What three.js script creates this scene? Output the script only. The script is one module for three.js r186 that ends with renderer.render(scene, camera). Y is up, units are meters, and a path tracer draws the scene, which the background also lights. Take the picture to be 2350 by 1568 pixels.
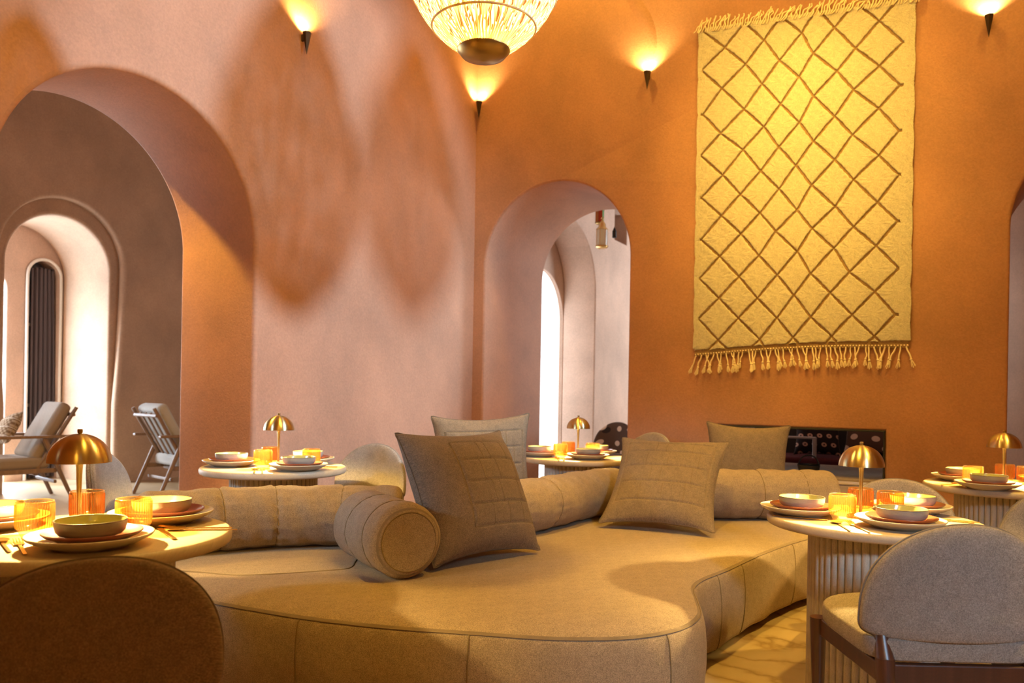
import * as THREE from 'three';
import { mergeGeometries, mergeVertices, toCreasedNormals } from 'three/addons/utils/BufferGeometryUtils.js';
import { RoundedBoxGeometry } from 'three/addons/geometries/RoundedBoxGeometry.js';
import { RectAreaLightUniformsLib } from 'three/addons/lights/RectAreaLightUniformsLib.js';

// ---------------------------------------------------------------- camera, sky, large lights, exposure
const scene = new THREE.Scene();
const FULL_H = 1810, F_PX = 1800;                      // a 2350 x 1568 frame cut from the top of a 2350 x 1810 image (shifted lens)
const camera = new THREE.PerspectiveCamera(2 * Math.atan(FULL_H / 2 / F_PX) * 180 / Math.PI, 2350 / FULL_H, 0.05, 100);
camera.setViewOffset(2350, FULL_H, 0, 0, 2350, 1568);
camera.position.set(3.918, 1.2, 6.289);
camera.rotation.order = 'YXZ';
camera.rotation.set(0, 29 * Math.PI / 180, 0.017);
camera.focus = 3.1; camera.userData.fStop = 3.2;
scene.background = new THREE.Color(0.62, 0.8, 1.0);
scene.backgroundIntensity = 1.0;
const renderer = new THREE.WebGLRenderer();
renderer.toneMapping = THREE.LinearToneMapping;
renderer.toneMappingExposure = 1.0;
renderer.shadowMap.enabled = true;
RectAreaLightUniformsLib.init();
const WARM = new THREE.Color(1.0, 0.62, 0.10), DAY = new THREE.Color(0.42, 0.70, 1.0), LAMP = new THREE.Color(1.0, 0.72, 0.25), SKYLIGHT = new THREE.Color(0.86, 0.93, 1.0);
const LIGHT = { oculus: 440, south: 50, gallery: 60, west: 42, hallDay: 16, hallSpot: 28, roomB: 0.8, roomBSide: 19, wash: 68, top: 25, down: 80, sconce: 0.8, pendant: 6.6, table: 12 };

// ---------------------------------------------------------------- helpers
let seed = 7;
const rnd = () => { seed = (seed * 1664525 + 1013904223) >>> 0; return seed / 4294967296; };
const rr = (a, b) => a + (b - a) * rnd();
const V = (x, y, z) => new THREE.Vector3(x, y, z);
const used = {};
const numbered = (n) => { const k = used[n] = (used[n] ?? -1) + 1; return k ? n + '_' + String(k).padStart(3, '0') : n; };
function tag(o, label, category, group, kind) {
  if (label) o.userData.label = label;
  if (category) o.userData.category = category;
  if (group) o.userData.group = group;
  if (kind) o.userData.kind = kind;
  return o;
}
function thing(name, pos, turn = 0) { const g = new THREE.Group(); g.name = numbered(name); g.position.set(...pos); g.rotation.y = turn; scene.add(g); return g; }
function part(parent, name, geo, mat, label) {
  const m = new THREE.Mesh(geo, mat); m.name = parent === scene ? numbered(name) : name; m.castShadow = m.receiveShadow = true; parent.add(m);
  if (label) m.userData.label = label;
  return m;
}
function copyOf(root, pos, turn) { const c = root.clone(); c.name = numbered(root.name.replace(/_\d{3}$/, '')); c.userData = {}; scene.add(c); if (pos) c.position.set(...pos); if (turn !== undefined) c.rotation.set(0, turn, 0); return c; }
const struct = (name, geo, mat) => { const m = part(scene, name, geo, mat); m.userData.kind = 'structure'; return m; };
const merge = (a) => mergeGeometries(a.map((g) => { const h = g.index ? g.toNonIndexed() : g; for (const k of Object.keys(h.attributes)) if (!['position', 'normal', 'uv'].includes(k)) h.deleteAttribute(k); return h; }));
const box = (w, h, d, x = 0, y = 0, z = 0, r = 0.006) => new RoundedBoxGeometry(w, h, d, 2, Math.min(r, w / 2.01, h / 2.01, d / 2.01)).translate(x, y, z);
const lathe = (pts, n = 48) => new THREE.LatheGeometry(pts.map((p) => new THREE.Vector2(Math.max(p[0], 0), p[1])), n);
const tube = (pts, r, n = 24, k = 8, closed = false) => new THREE.TubeGeometry(new THREE.CatmullRomCurve3(pts.map((p) => V(...p)), closed, 'centripetal'), n, r, k, closed);
function bar(a, b, r0, r1, k = 12, squash = 1) {       // a tapered round bar from a to b
  const A = V(...a), B = V(...b), d = B.clone().sub(A), g = new THREE.CylinderGeometry(r1, r0, d.length(), k, 1);
  g.scale(1, 1, squash); g.applyQuaternion(new THREE.Quaternion().setFromUnitVectors(V(0, 1, 0), d.normalize())); const c = A.add(B).multiplyScalar(0.5);
  return g.translate(c.x, c.y, c.z);
}
function grid(nu, nv, f, closedU = false, uvf) {       // a surface over (u, v) in [0,1]^2
  const pos = [], uv = [], idx = [];
  for (let j = 0; j <= nv; j++) for (let i = 0; i <= nu; i++) { const u = i / nu, v = j / nv, p = f(u, v); pos.push(p[0], p[1], p[2]); const q = uvf ? uvf(u, v, p) : [u, v]; uv.push(q[0], q[1]); }
  for (let j = 0; j < nv; j++) for (let i = 0; i < nu; i++) { const a = j * (nu + 1) + i, b = a + 1, c = a + nu + 1, d = c + 1; idx.push(a, b, d, a, d, c); }
  const g = new THREE.BufferGeometry(); g.setAttribute('position', new THREE.Float32BufferAttribute(pos, 3)); g.setAttribute('uv', new THREE.Float32BufferAttribute(uv, 2)); g.setIndex(idx); g.computeVertexNormals();
  if (closedU) { const n = g.attributes.normal; for (let j = 0; j <= nv; j++) { const a = j * (nu + 1), b = a + nu; const m = V(n.getX(a) + n.getX(b), n.getY(a) + n.getY(b), n.getZ(a) + n.getZ(b)).normalize(); n.setXYZ(a, m.x, m.y, m.z); n.setXYZ(b, m.x, m.y, m.z); } }
  return g;
}
// a padded disc in the xy plane: outline(angle) -> [x, y], thickness T along z, bend(x, y, z) -> [x, y, z]
function pad(outline, cx, cy, T, e = 0.45, bend = (x, y, z) => [x, y, z], nr = 18, nt = 72) {
  return grid(nt, nr, (u, v) => {
    const a = u * 2 * Math.PI, ph = (v - 0.5) * Math.PI, k = Math.pow(Math.max(Math.cos(ph), 0), e), z = Math.sign(ph) * Math.pow(Math.abs(Math.sin(ph)), e) * T / 2, o = outline(a);
    return bend(cx + (o[0] - cx) * k, cy + (o[1] - cy) * k, z);
  }, true, (u, v, p) => [p[0] + p[2], p[1] + p[2] * 0.5]);
}
// tileable value noise
function noiseField(n, cells, sd) {
  const g = new Float32Array(cells * cells); let s = sd * 2654435761 >>> 0;
  for (let i = 0; i < g.length; i++) { s = (Math.imul(s, 1664525) + 1013904223) >>> 0; g[i] = s / 4294967296; }
  const out = new Float32Array(n * n), sm = (t) => t * t * (3 - 2 * t);
  for (let y = 0; y < n; y++) { const fy = y / n * cells, y0 = fy | 0, ty = sm(fy - y0), y1 = (y0 + 1) % cells; for (let x = 0; x < n; x++) { const fx = x / n * cells, x0 = fx | 0, tx = sm(fx - x0), x1 = (x0 + 1) % cells; const a = g[y0 * cells + x0], b = g[y0 * cells + x1], c = g[y1 * cells + x0], d = g[y1 * cells + x1]; out[y * n + x] = (a + (b - a) * tx) + ((c + (d - c) * tx) - (a + (b - a) * tx)) * ty; } }
  return out;
}
function fbm(n, base, oct, sd, gain = 0.5) { const out = new Float32Array(n * n); let amp = 1, tot = 0; for (let o = 0; o < oct; o++) { const f = noiseField(n, Math.min(base << o, n), sd + o * 17); for (let i = 0; i < out.length; i++) out[i] += f[i] * amp; tot += amp; amp *= gain; } for (let i = 0; i < out.length; i++) out[i] /= tot; return out; }
function dataTex(n, f, srgb, rx = 1, ry = rx) {
  const d = new Uint8Array(n * n * 4);
  for (let i = 0; i < n * n; i++) { const c = f(i % n, (i / n) | 0, i); for (let k = 0; k < 3; k++) d[i * 4 + k] = Math.max(0, Math.min(255, Math.round((Array.isArray(c) ? c[k] : c) * 255))); d[i * 4 + 3] = 255; }
  const t = new THREE.DataTexture(d, n, n); t.wrapS = t.wrapT = THREE.RepeatWrapping; t.magFilter = THREE.LinearFilter; t.repeat.set(rx, ry); if (srgb) t.colorSpace = THREE.SRGBColorSpace; t.needsUpdate = true; return t;
}
const retile = (t, rx, ry = rx) => { const c = t.clone(); c.repeat.set(rx, ry); return c; };
const lin = (r, g, b) => new THREE.Color().setRGB(r, g, b);

// ---------------------------------------------------------------- materials
const nA = fbm(1024, 4, 7, 3, 0.55), nB = fbm(1024, 3, 5, 91, 0.5), nC = fbm(512, 8, 6, 41, 0.6), nFine = fbm(512, 128, 2, 55, 0.7);
// earthen plaster: cloudy pigment with a faint grain, trowelled relief
const plasterMap = dataTex(1024, (x, y, i) => { const a = (nA[i] - 0.5) * 0.20, b = (nB[((y * 2) % 1024) * 1024 + ((x * 3) % 1024)] - 0.5) * 0.14, g = (nFine[(y % 512) * 512 + (x % 512)] - 0.5) * 0.10, k = 0.90 + a + b + g; return [k * 0.985 + 0.01, k * 0.97 - b * 0.12, k * 0.955 - b * 0.22]; }, true, 1 / 2.6);
const plasterBump = dataTex(512, (x, y, i) => 0.62 * nC[i] + 0.38 * nFine[i], false, 1 / 1.1);
const plaster = (r, g, b, rough = 0.72) => new THREE.MeshStandardMaterial({ color: lin(r, g, b), map: plasterMap, bumpMap: plasterBump, bumpScale: 0.0022, roughness: rough });
const M = {};
M.wall = plaster(0.56, 0.285, 0.165); M.hall = plaster(0.62, 0.43, 0.29, 0.85); M.roomB = plaster(0.74, 0.56, 0.45, 0.85); M.ceiling = plaster(0.56, 0.33, 0.2, 0.9);
// cloth: speckled twill
const clothMap = dataTex(512, (x, y, i) => { const t = 0.5 + 0.5 * Math.sin((x + 2 * y) * Math.PI * 2 / 8), k = 0.76 + 0.24 * (nFine[i] - 0.5) * 2 + 0.09 * t + 0.10 * (nC[i] - 0.5); return [k, k * 0.985, k * 0.96]; }, true, 1 / 0.2);
const clothBump = dataTex(512, (x, y, i) => { const t = 0.5 + 0.5 * Math.sin((x + 2 * y) * Math.PI * 2 / 8); return 0.45 * nFine[i] + 0.35 * t + 0.2 * nC[i]; }, false, 1 / 0.2);
const cloth = (r, g, b, bump = 0.0016) => new THREE.MeshPhysicalMaterial({ color: lin(r, g, b), map: clothMap, bumpMap: clothBump, bumpScale: bump, roughness: 0.95, sheen: 0.35, sheenRoughness: 0.6, sheenColor: lin(r, g, b) });
M.sofa = cloth(0.53, 0.39, 0.265); M.pillow = cloth(0.36, 0.255, 0.165, 0.002); M.chair = cloth(0.52, 0.43, 0.36, 0.002); M.rust = cloth(0.34, 0.21, 0.12, 0.002); M.white = cloth(0.85, 0.82, 0.78); M.tan = cloth(0.60, 0.46, 0.35); M.burgundy = cloth(0.16, 0.02, 0.03);
M.seam = new THREE.MeshStandardMaterial({ color: lin(0.20, 0.13, 0.06), roughness: 0.95 });
// travertine: cream stone with dark pores along its bed
const pores = fbm(1024, 96, 3, 12, 0.6);
const travMap = dataTex(1024, (x, y, i) => { const band = nB[((y * 3) % 1024) * 1024 + (x >> 2)] - 0.5, p = pores[i] > 0.755 ? 0.5 : 1, k = (0.90 + 0.22 * band + 0.10 * (nA[i] - 0.5)) * p; return [k, k * 0.975, k * 0.93]; }, true, 1 / 0.9);
const travBump = dataTex(1024, (x, y, i) => pores[i] > 0.755 ? 0.2 : 0.75 + 0.2 * nA[i], false, 1 / 0.9);
const slabMap = dataTex(1024, (x, y, i) => { const band = nB[((y * 3) % 1024) * 1024 + (x >> 2)] - 0.5, k = 0.90 + 0.16 * band + 0.10 * (nA[i] - 0.5) + 0.08 * (nFine[(y % 512) * 512 + x % 512] - 0.5); return [k, k * 0.975, k * 0.93]; }, true, 1 / 0.9);
M.stone = new THREE.MeshStandardMaterial({ color: lin(0.62, 0.51, 0.385), map: slabMap, roughness: 0.5 });
M.ribStone = new THREE.MeshStandardMaterial({ color: lin(0.70, 0.65, 0.58), map: retile(travMap, 2.2), bumpMap: retile(travBump, 2.2), bumpScale: 0.003, roughness: 0.75 });
// marble floor with drifting brown veins
const floorMap = dataTex(2048, (x, y) => { const u = x / 2048, v = y / 2048, s = (f, a, b) => f[((b * 1024 | 0) & 1023) * 1024 + ((a * 1024 | 0) & 1023)]; const w = s(nA, u, v), w2 = s(nB, u * 2, v * 2); const t = Math.abs(Math.sin((u * 2 + v * 10 + w * 3.2 + w2 * 0.8) * Math.PI)), vein = Math.pow(1 - t, 3.2); const k = 0.86 + 0.16 * (w2 - 0.5) - 0.20 * vein * (0.35 + w); return [k, k * (0.955 - 0.06 * vein), k * (0.88 - 0.14 * vein)]; }, true, 1 / 2.4);
M.floor = new THREE.MeshStandardMaterial({ color: lin(0.74, 0.62, 0.46), map: floorMap, roughness: 0.34 });
M.brass = new THREE.MeshPhysicalMaterial({ color: lin(0.66, 0.50, 0.24), metalness: 1, roughness: 0.30, anisotropy: 0.85, anisotropyRotation: Math.PI / 2 });
M.gold = new THREE.MeshStandardMaterial({ color: lin(0.86, 0.62, 0.26), metalness: 1, roughness: 0.24 });
M.darkBrass = new THREE.MeshStandardMaterial({ color: lin(0.42, 0.28, 0.10), metalness: 1, roughness: 0.35 });
M.bronze = new THREE.MeshStandardMaterial({ color: lin(0.06, 0.035, 0.02), metalness: 0.6, roughness: 0.5 });
M.lining = new THREE.MeshStandardMaterial({ color: lin(0.85, 0.78, 0.62), roughness: 0.6 });
const speck = dataTex(512, (x, y, i) => { const k = 0.93 + 0.12 * (nC[i] - 0.5), d = nFine[i] > 0.80 ? 0.55 : 1; return [k * d, k * d * 0.99, k * d * 0.97]; }, true, 6);
M.plate = new THREE.MeshPhysicalMaterial({ color: lin(0.68, 0.58, 0.45), map: speck, roughness: 0.32, clearcoat: 0.5, clearcoatRoughness: 0.2 });
M.bowl = new THREE.MeshPhysicalMaterial({ color: lin(0.45, 0.42, 0.36), map: speck, roughness: 0.38, clearcoat: 0.4, clearcoatRoughness: 0.25 });
M.olive = new THREE.MeshPhysicalMaterial({ color: lin(0.40, 0.36, 0.12), roughness: 0.2, clearcoat: 0.8, clearcoatRoughness: 0.1 });
M.rim = new THREE.MeshPhysicalMaterial({ color: lin(0.16, 0.10, 0.06), roughness: 0.25, clearcoat: 0.6 });
M.terracotta = new THREE.MeshPhysicalMaterial({ color: lin(0.22, 0.045, 0.02), roughness: 0.28, clearcoat: 0.6, clearcoatRoughness: 0.15 });
M.amber = new THREE.MeshPhysicalMaterial({ color: lin(0.995, 0.84, 0.56), transmission: 1, thickness: 0, roughness: 0.12, ior: 1.5 });
M.amberRib = new THREE.MeshPhysicalMaterial({ color: lin(0.98, 0.70, 0.34), transmission: 1, thickness: 0, roughness: 0.25, ior: 1.5 });
const walnutMap = dataTex(512, (x, y, i) => { const g = nC[((y >> 4) & 511) * 512 + x] - 0.5, k = 0.85 + 0.4 * g + 0.15 * (nFine[i] - 0.5); return [k, k * 0.94, k * 0.9]; }, true, 4, 4);
M.walnut = new THREE.MeshPhysicalMaterial({ color: lin(0.105, 0.04, 0.02), map: walnutMap, roughness: 0.38, clearcoat: 0.35, clearcoatRoughness: 0.3 });
M.teak = new THREE.MeshStandardMaterial({ color: lin(0.34, 0.23, 0.15), map: walnutMap, roughness: 0.55 });
const woolBump = dataTex(512, (x, y, i) => 0.7 * nC[i] + 0.3 * nFine[i], false, 1 / 0.16);
M.wool = new THREE.MeshPhysicalMaterial({ color: lin(0.93, 0.85, 0.70), map: retile(clothMap, 6), bumpMap: woolBump, bumpScale: 0.005, roughness: 1, sheen: 0.3, sheenColor: lin(0.9, 0.8, 0.6) });
M.rugBase = new THREE.MeshStandardMaterial({ color: lin(0.56, 0.36, 0.19), map: clothMap, bumpMap: clothBump, bumpScale: 0.002, roughness: 1 });
M.cord = new THREE.MeshStandardMaterial({ color: lin(0.85, 0.70, 0.48), roughness: 1 });
M.rattan = new THREE.MeshPhysicalMaterial({ color: lin(0.80, 0.62, 0.36), roughness: 0.75, transmission: 0.18, thickness: 0 });
M.dusk = new THREE.MeshStandardMaterial({ color: lin(0.16, 0.2, 0.27), roughness: 0.15 });
M.curtain = new THREE.MeshStandardMaterial({ color: lin(0.13, 0.105, 0.115), roughness: 0.95 });
M.black = new THREE.MeshStandardMaterial({ color: lin(0.012, 0.011, 0.012), roughness: 0.6 });
M.steel = new THREE.MeshStandardMaterial({ color: lin(0.35, 0.36, 0.4), metalness: 0.8, roughness: 0.4 });
M.arm = new THREE.MeshStandardMaterial({ color: lin(0.42, 0.42, 0.45), roughness: 0.5 });
M.glass = new THREE.MeshPhysicalMaterial({ color: lin(0.95, 0.97, 1), transmission: 1, thickness: 0, roughness: 0.02 });
const glow = (c, k) => new THREE.MeshStandardMaterial({ color: lin(0.9, 0.9, 0.9), emissive: c, emissiveIntensity: k, roughness: 0.6 });
M.bulb = glow(LAMP, 7); M.sky = glow(SKYLIGHT, 1.7);
// printed cushion cloths
function print(bg, draw, rep) { const c = document.createElement('canvas'); c.width = c.height = 512; const x = c.getContext('2d'); x.fillStyle = bg; x.fillRect(0, 0, 512, 512); draw(x); const t = new THREE.CanvasTexture(c); t.colorSpace = THREE.SRGBColorSpace; t.wrapS = t.wrapT = THREE.RepeatWrapping; t.repeat.set(rep, rep); return new THREE.MeshStandardMaterial({ map: t, roughness: 0.95 }); }
const blobs = (x, list, col) => { x.fillStyle = col; for (const [a, b, r, q, t] of list) for (const dx of [-512, 0, 512]) for (const dy of [-512, 0, 512]) { x.beginPath(); x.ellipse(a + dx, b + dy, r, r * q, t, 0, 7); x.fill(); } };
M.dotty = print('#5a463a', (x) => { blobs(x, [[150, 300, 60, 0.7, 0.3], [380, 420, 60, 0.7, 0]], '#2b211d'); blobs(x, [[90, 90, 52, 0.72, 0.1], [330, 70, 48, 0.8, -0.2], [220, 220, 55, 0.72, 0.2], [440, 240, 50, 0.75, 0], [80, 400, 46, 0.8, 0.2], [310, 380, 54, 0.7, -0.1]], '#e0cfc0'); }, 1 / 0.36);
M.daisy = print('#1f1516', (x) => { const l = []; for (let i = 0; i < 5; i++) for (let j = 0; j < 5; j++) l.push([i * 102 + (j % 2) * 50 + 25, j * 102 + 40, 30, 0.8, 0.4]); blobs(x, l, '#c3a596'); blobs(x, l.map((p) => [p[0], p[1], 9, 1, 0]), '#201415'); }, 1 / 0.42);
M.basketweave = print('#8f7355', (x) => { for (let i = 0; i < 16; i++) for (let j = 0; j < 16; j++) { x.fillStyle = (i + j) % 2 ? '#b39a7d' : '#7d5f42'; x.fillRect(i * 32 + 2, j * 32 + 3, 28, 26); } x.fillStyle = '#d8c7b3'; for (let j = 0; j < 16; j += 4) x.fillRect(0, j * 32 + 8, 512, 9); }, 1 / 0.4);

// ---------------------------------------------------------------- large structure
const H = 6.2;
const archHole = (c, r, spring) => ({ c, r, spring });       // an arch that reaches the floor: a notch in the wall's outline
function rectHole(x0, x1, y0, y1) { const p = new THREE.Path(); p.moveTo(x0, y0); p.lineTo(x0, y1); p.lineTo(x1, y1); p.lineTo(x1, y0); p.closePath(); return p; }
function slab(u0, u1, v0, v1, t, holes, bev = 0.025) {   // wall slab in the uv plane, front face at w = 0, thickness going to -w
  const s = new THREE.Shape(); s.moveTo(u0, v0);
  for (const a of holes.filter((h) => h.spring).sort((p, q) => p.c - q.c)) { const q = a.low ?? a.r; s.lineTo(a.c - q, v0); if (a.low) { s.lineTo(a.c - q, a.spring - 1.7); s.quadraticCurveTo(a.c - a.r, a.spring - 0.5, a.c - a.r, a.spring); } else s.lineTo(a.c - a.r, a.spring); s.absarc(a.c, a.spring, a.r, Math.PI, 0, true); if (a.low) { s.quadraticCurveTo(a.c + a.r, a.spring - 0.5, a.c + q, a.spring - 1.7); } s.lineTo(a.c + q, v0); }
  s.lineTo(u1, v0); s.lineTo(u1, v1); s.lineTo(u0, v1); s.closePath(); s.holes = holes.filter((h) => !h.spring);
  const g = new THREE.ExtrudeGeometry(s, { depth: t - 2 * bev, bevelEnabled: true, bevelThickness: bev, bevelSize: bev, bevelOffset: -bev, bevelSegments: 4, curveSegments: 48 });
  return toCreasedNormals(g.translate(0, 0, bev - t), 0.5);
}
function wallX(name, x, u0, u1, v1, t, holes, mat, bev) {   // front face at x looking to +x, u runs along +z
  const g = slab(-u1, -u0, -0.2, v1, t, holes, bev); g.rotateY(Math.PI / 2).translate(x, 0, 0); return struct(name, g, mat);
}
const zArch = (c, r, s) => archHole(-c, r, s);              // an arch in a wallX, by its z
function wallZ(name, z, u0, u1, v1, t, holes, mat, bev) { return struct(name, slab(u0, u1, -0.2, v1, t, holes, bev).translate(0, 0, z), mat); }

struct('floor', new THREE.BoxGeometry(10.3, 0.2, 11.4).translate(4.45, -0.1, 4.2), M.floor);
{ const f = scene.children[scene.children.length - 1].geometry, p = f.attributes.position, u = f.attributes.uv; for (let i = 0; i < p.count; i++) u.setXY(i, p.getX(i) * 0.86 + p.getZ(i) * 0.5, p.getZ(i) * 0.86 - p.getX(i) * 0.5); }
struct('ceiling', new THREE.BoxGeometry(10.4, 0.3, 11.4).translate(4.5, H + 0.15, 4.3), M.ceiling);
const WL = wallX('wall_left', 0, -1.2, 9.9, H, 0.72, [zArch(3.47, 0.8, 2.13)], M.wall, 0.03);
wallZ('wall_right', 0, -0.3, 9.4, H, 1.2, [archHole(0.835, 0.715, 2.39), archHole(4.995, 0.715, 2.39), rectHole(2.27, 3.53, 0.6, 0.98)], M.wall, 0.022);
wallX('wall_east', 9.3, -0.2, 9.9, H, 0.3, [], M.wall);
scene.children[scene.children.length - 1].geometry.translate(0.3, 0, 0);
wallZ('wall_south', 9.9, -0.4, 9.6, H, 0.3, [], M.wall);
{ const c = new THREE.CatmullRomCurve3([V(1.50, 4.72, 0), V(1.565, 4.53, 0), V(1.655, 4.37, 0), V(1.70, 4.24, 0), V(1.72, 4.11, 0), V(1.715, 3.98, 0)]); const g = grid(12, 40, (u, v) => { const p = c.getPoint(v), d = c.getTangent(v), w = (u - 0.5) * 0.16, e = Math.sin(Math.PI * u) ** 2 * 0.016 * Math.sin(Math.PI * Math.min(1, v * 0.5 + 0.5)); return [p.x - d.y * w, p.y + d.x * w, e - 0.003]; }, false, (u, v, p) => [p[0], p[1]]); struct('trim_1', g, M.wall); }
// hall beyond the large archway
struct('floor_hall', new THREE.BoxGeometry(6.3, 0.2, 11).translate(-3.85, -0.1, 2.2), M.floor);
struct('ceiling_hall', new THREE.BoxGeometry(6.4, 0.25, 11).translate(-3.9, 5.3, 2.2), M.hall);
wallX('wall_hall_far', -5.2, -3.2, 7.6, 5.2, 0.12, [{ ...zArch(0.75, 0.735, 2.68), low: 0.655 }, { ...zArch(2.35, 0.735, 2.68), low: 0.655 }, zArch(5.3, 0.8, 2.4)], M.hall, 0.05);
wallX('wall_hall_inner', -5.3, -3.2, 7.6, 5.2, 1.0, [zArch(0.75, 0.62, 2.6), zArch(2.35, 0.62, 2.6), zArch(5.3, 0.8, 2.4)], M.hall, 0.05);
wallZ('wall_hall_end', -2.9, -6.9, -0.6, 5.2, 0.3, [], M.hall);
wallZ('wall_hall_near', 7.6, -6.9, -0.6, 5.2, 0.3, [], M.hall);
// gallery behind the hall's arches: deep white reveals and the curtained window
wallX('wall_gallery', -6.3, -3.2, 7.6, 5.2, 0.3, [zArch(0.37, 0.215, 2.62), zArch(1.05, 0.21, 2.4), zArch(2.2, 0.5, 2.4), zArch(5.3, 0.6, 2.3)], M.roomB, 0.03);
// room beyond the narrow archway
struct('floor_beyond', new THREE.BoxGeometry(9.9, 0.2, 4.9).translate(4.4, -0.1, -3.7), M.floor);
struct('ceiling_beyond', new THREE.BoxGeometry(10, 0.25, 5).translate(4.4, 4.6, -3.7), M.roomB);
wallX('wall_beyond_left', 0, -6.2, -1.15, 4.5, 0.45, [zArch(-2.13, 0.8, 2.5), rectHole(3.55, 4.0, 3.3, 3.72)], M.roomB, 0.02);
wallX('wall_beyond_reveal', -0.45, -6.2, -1.15, 4.5, 0.06, [zArch(-2.33, 0.6, 2.15)], M.roomB, 0.012);
wallZ('wall_beyond_end', -6.0, -0.5, 9.4, 4.5, 0.3, [], M.roomB);
wallX('wall_beyond_right', 9.3, -6.2, -1.15, 4.5, 0.3, [], M.roomB);

// windows: glowing panes in real openings. Low ones send out light over their whole face; small high ones, set deep in the thick walls, let in a beam of sky light
M.sash = new THREE.MeshStandardMaterial({ color: lin(0.8, 0.78, 0.74), roughness: 0.5 });
function glowWindow(name, w, h, pos, look, mat, power, beam, hue = DAY, framed = true) {
  const g = new THREE.Group(); g.name = name; g.userData.kind = 'structure'; g.position.set(...pos); scene.add(g); g.lookAt(pos[0] + look[0], pos[1] + look[1], pos[2] + look[2]);
  part(g, 'pane', box(w, h, 0.02, 0, 0, -0.03), mat);
  const rim = []; for (const s of [-1, 1]) { rim.push(box(0.05, h + 0.1, 0.06, s * (w / 2 + 0.025), 0, 0)); rim.push(box(w + 0.1, 0.05, 0.06, 0, s * (h / 2 + 0.025), 0)); }
  if (framed) part(g, 'window_frame', merge(rim), M.sash);
  if (beam) { const l = new THREE.SpotLight(DAY, power, 0, beam, 0.35); l.position.set(0, 0, 0.06); l.target.position.set(0, 0, 1); l.shadow.radius = w / 2 / 0.02; l.castShadow = true; g.add(l, l.target); return g; }
  const l = new THREE.RectAreaLight(hue, power, w, h); l.position.set(0, 0, 0.05); l.rotation.y = Math.PI; g.add(l); return g;
}
const to = (p, q) => [q[0] - p[0], q[1] - p[1], q[2] - p[2]];
const beamWindow = (name, size, p, q, power, ang) => glowWindow(name, size, size, p, to(p, q), M.sky, power, ang);
beamWindow('window_1', 0.36, [9.1, 5.0, 2.6], [0, 2.35, 2.1], LIGHT.oculus, 0.27);
beamWindow('window_2', 0.5, [6.6, 2.9, 7.6], [3.6, 0.45, 3.1], LIGHT.south, 0.26);
glowWindow('window_3', 0.4, 2.4, [-6.42, 1.3, 1.05], [1, 0, -0.3], M.sky, LIGHT.gallery, 0, new THREE.Color(0.66, 0.82, 1));
glowWindow('window_7', 1.0, 2.8, [-6.5, 1.45, 2.2], [1, 0, 0], M.sky, 14, 0, SKYLIGHT);
beamWindow('window_4', 0.5, [0.15, 2.3, 7.6], [1.2, 0.6, 3.2], LIGHT.west, 0.21);
glowWindow('window_5', 1.6, 2.9, [-0.52, 1.4, -2.33], [1, 0, 0], M.sky, LIGHT.roomB, 0, SKYLIGHT, false);
glowWindow('window_6', 1.6, 2.0, [3.3, 2.2, -5.6], [-0.6, 0, 0.7], M.sky, LIGHT.roomBSide, 0, SKYLIGHT);
glowWindow('window_9', 1.0, 1.8, [-5.16, 1.6, 4.1], [1, 0, -0.9], M.sky, LIGHT.hallDay);
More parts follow.
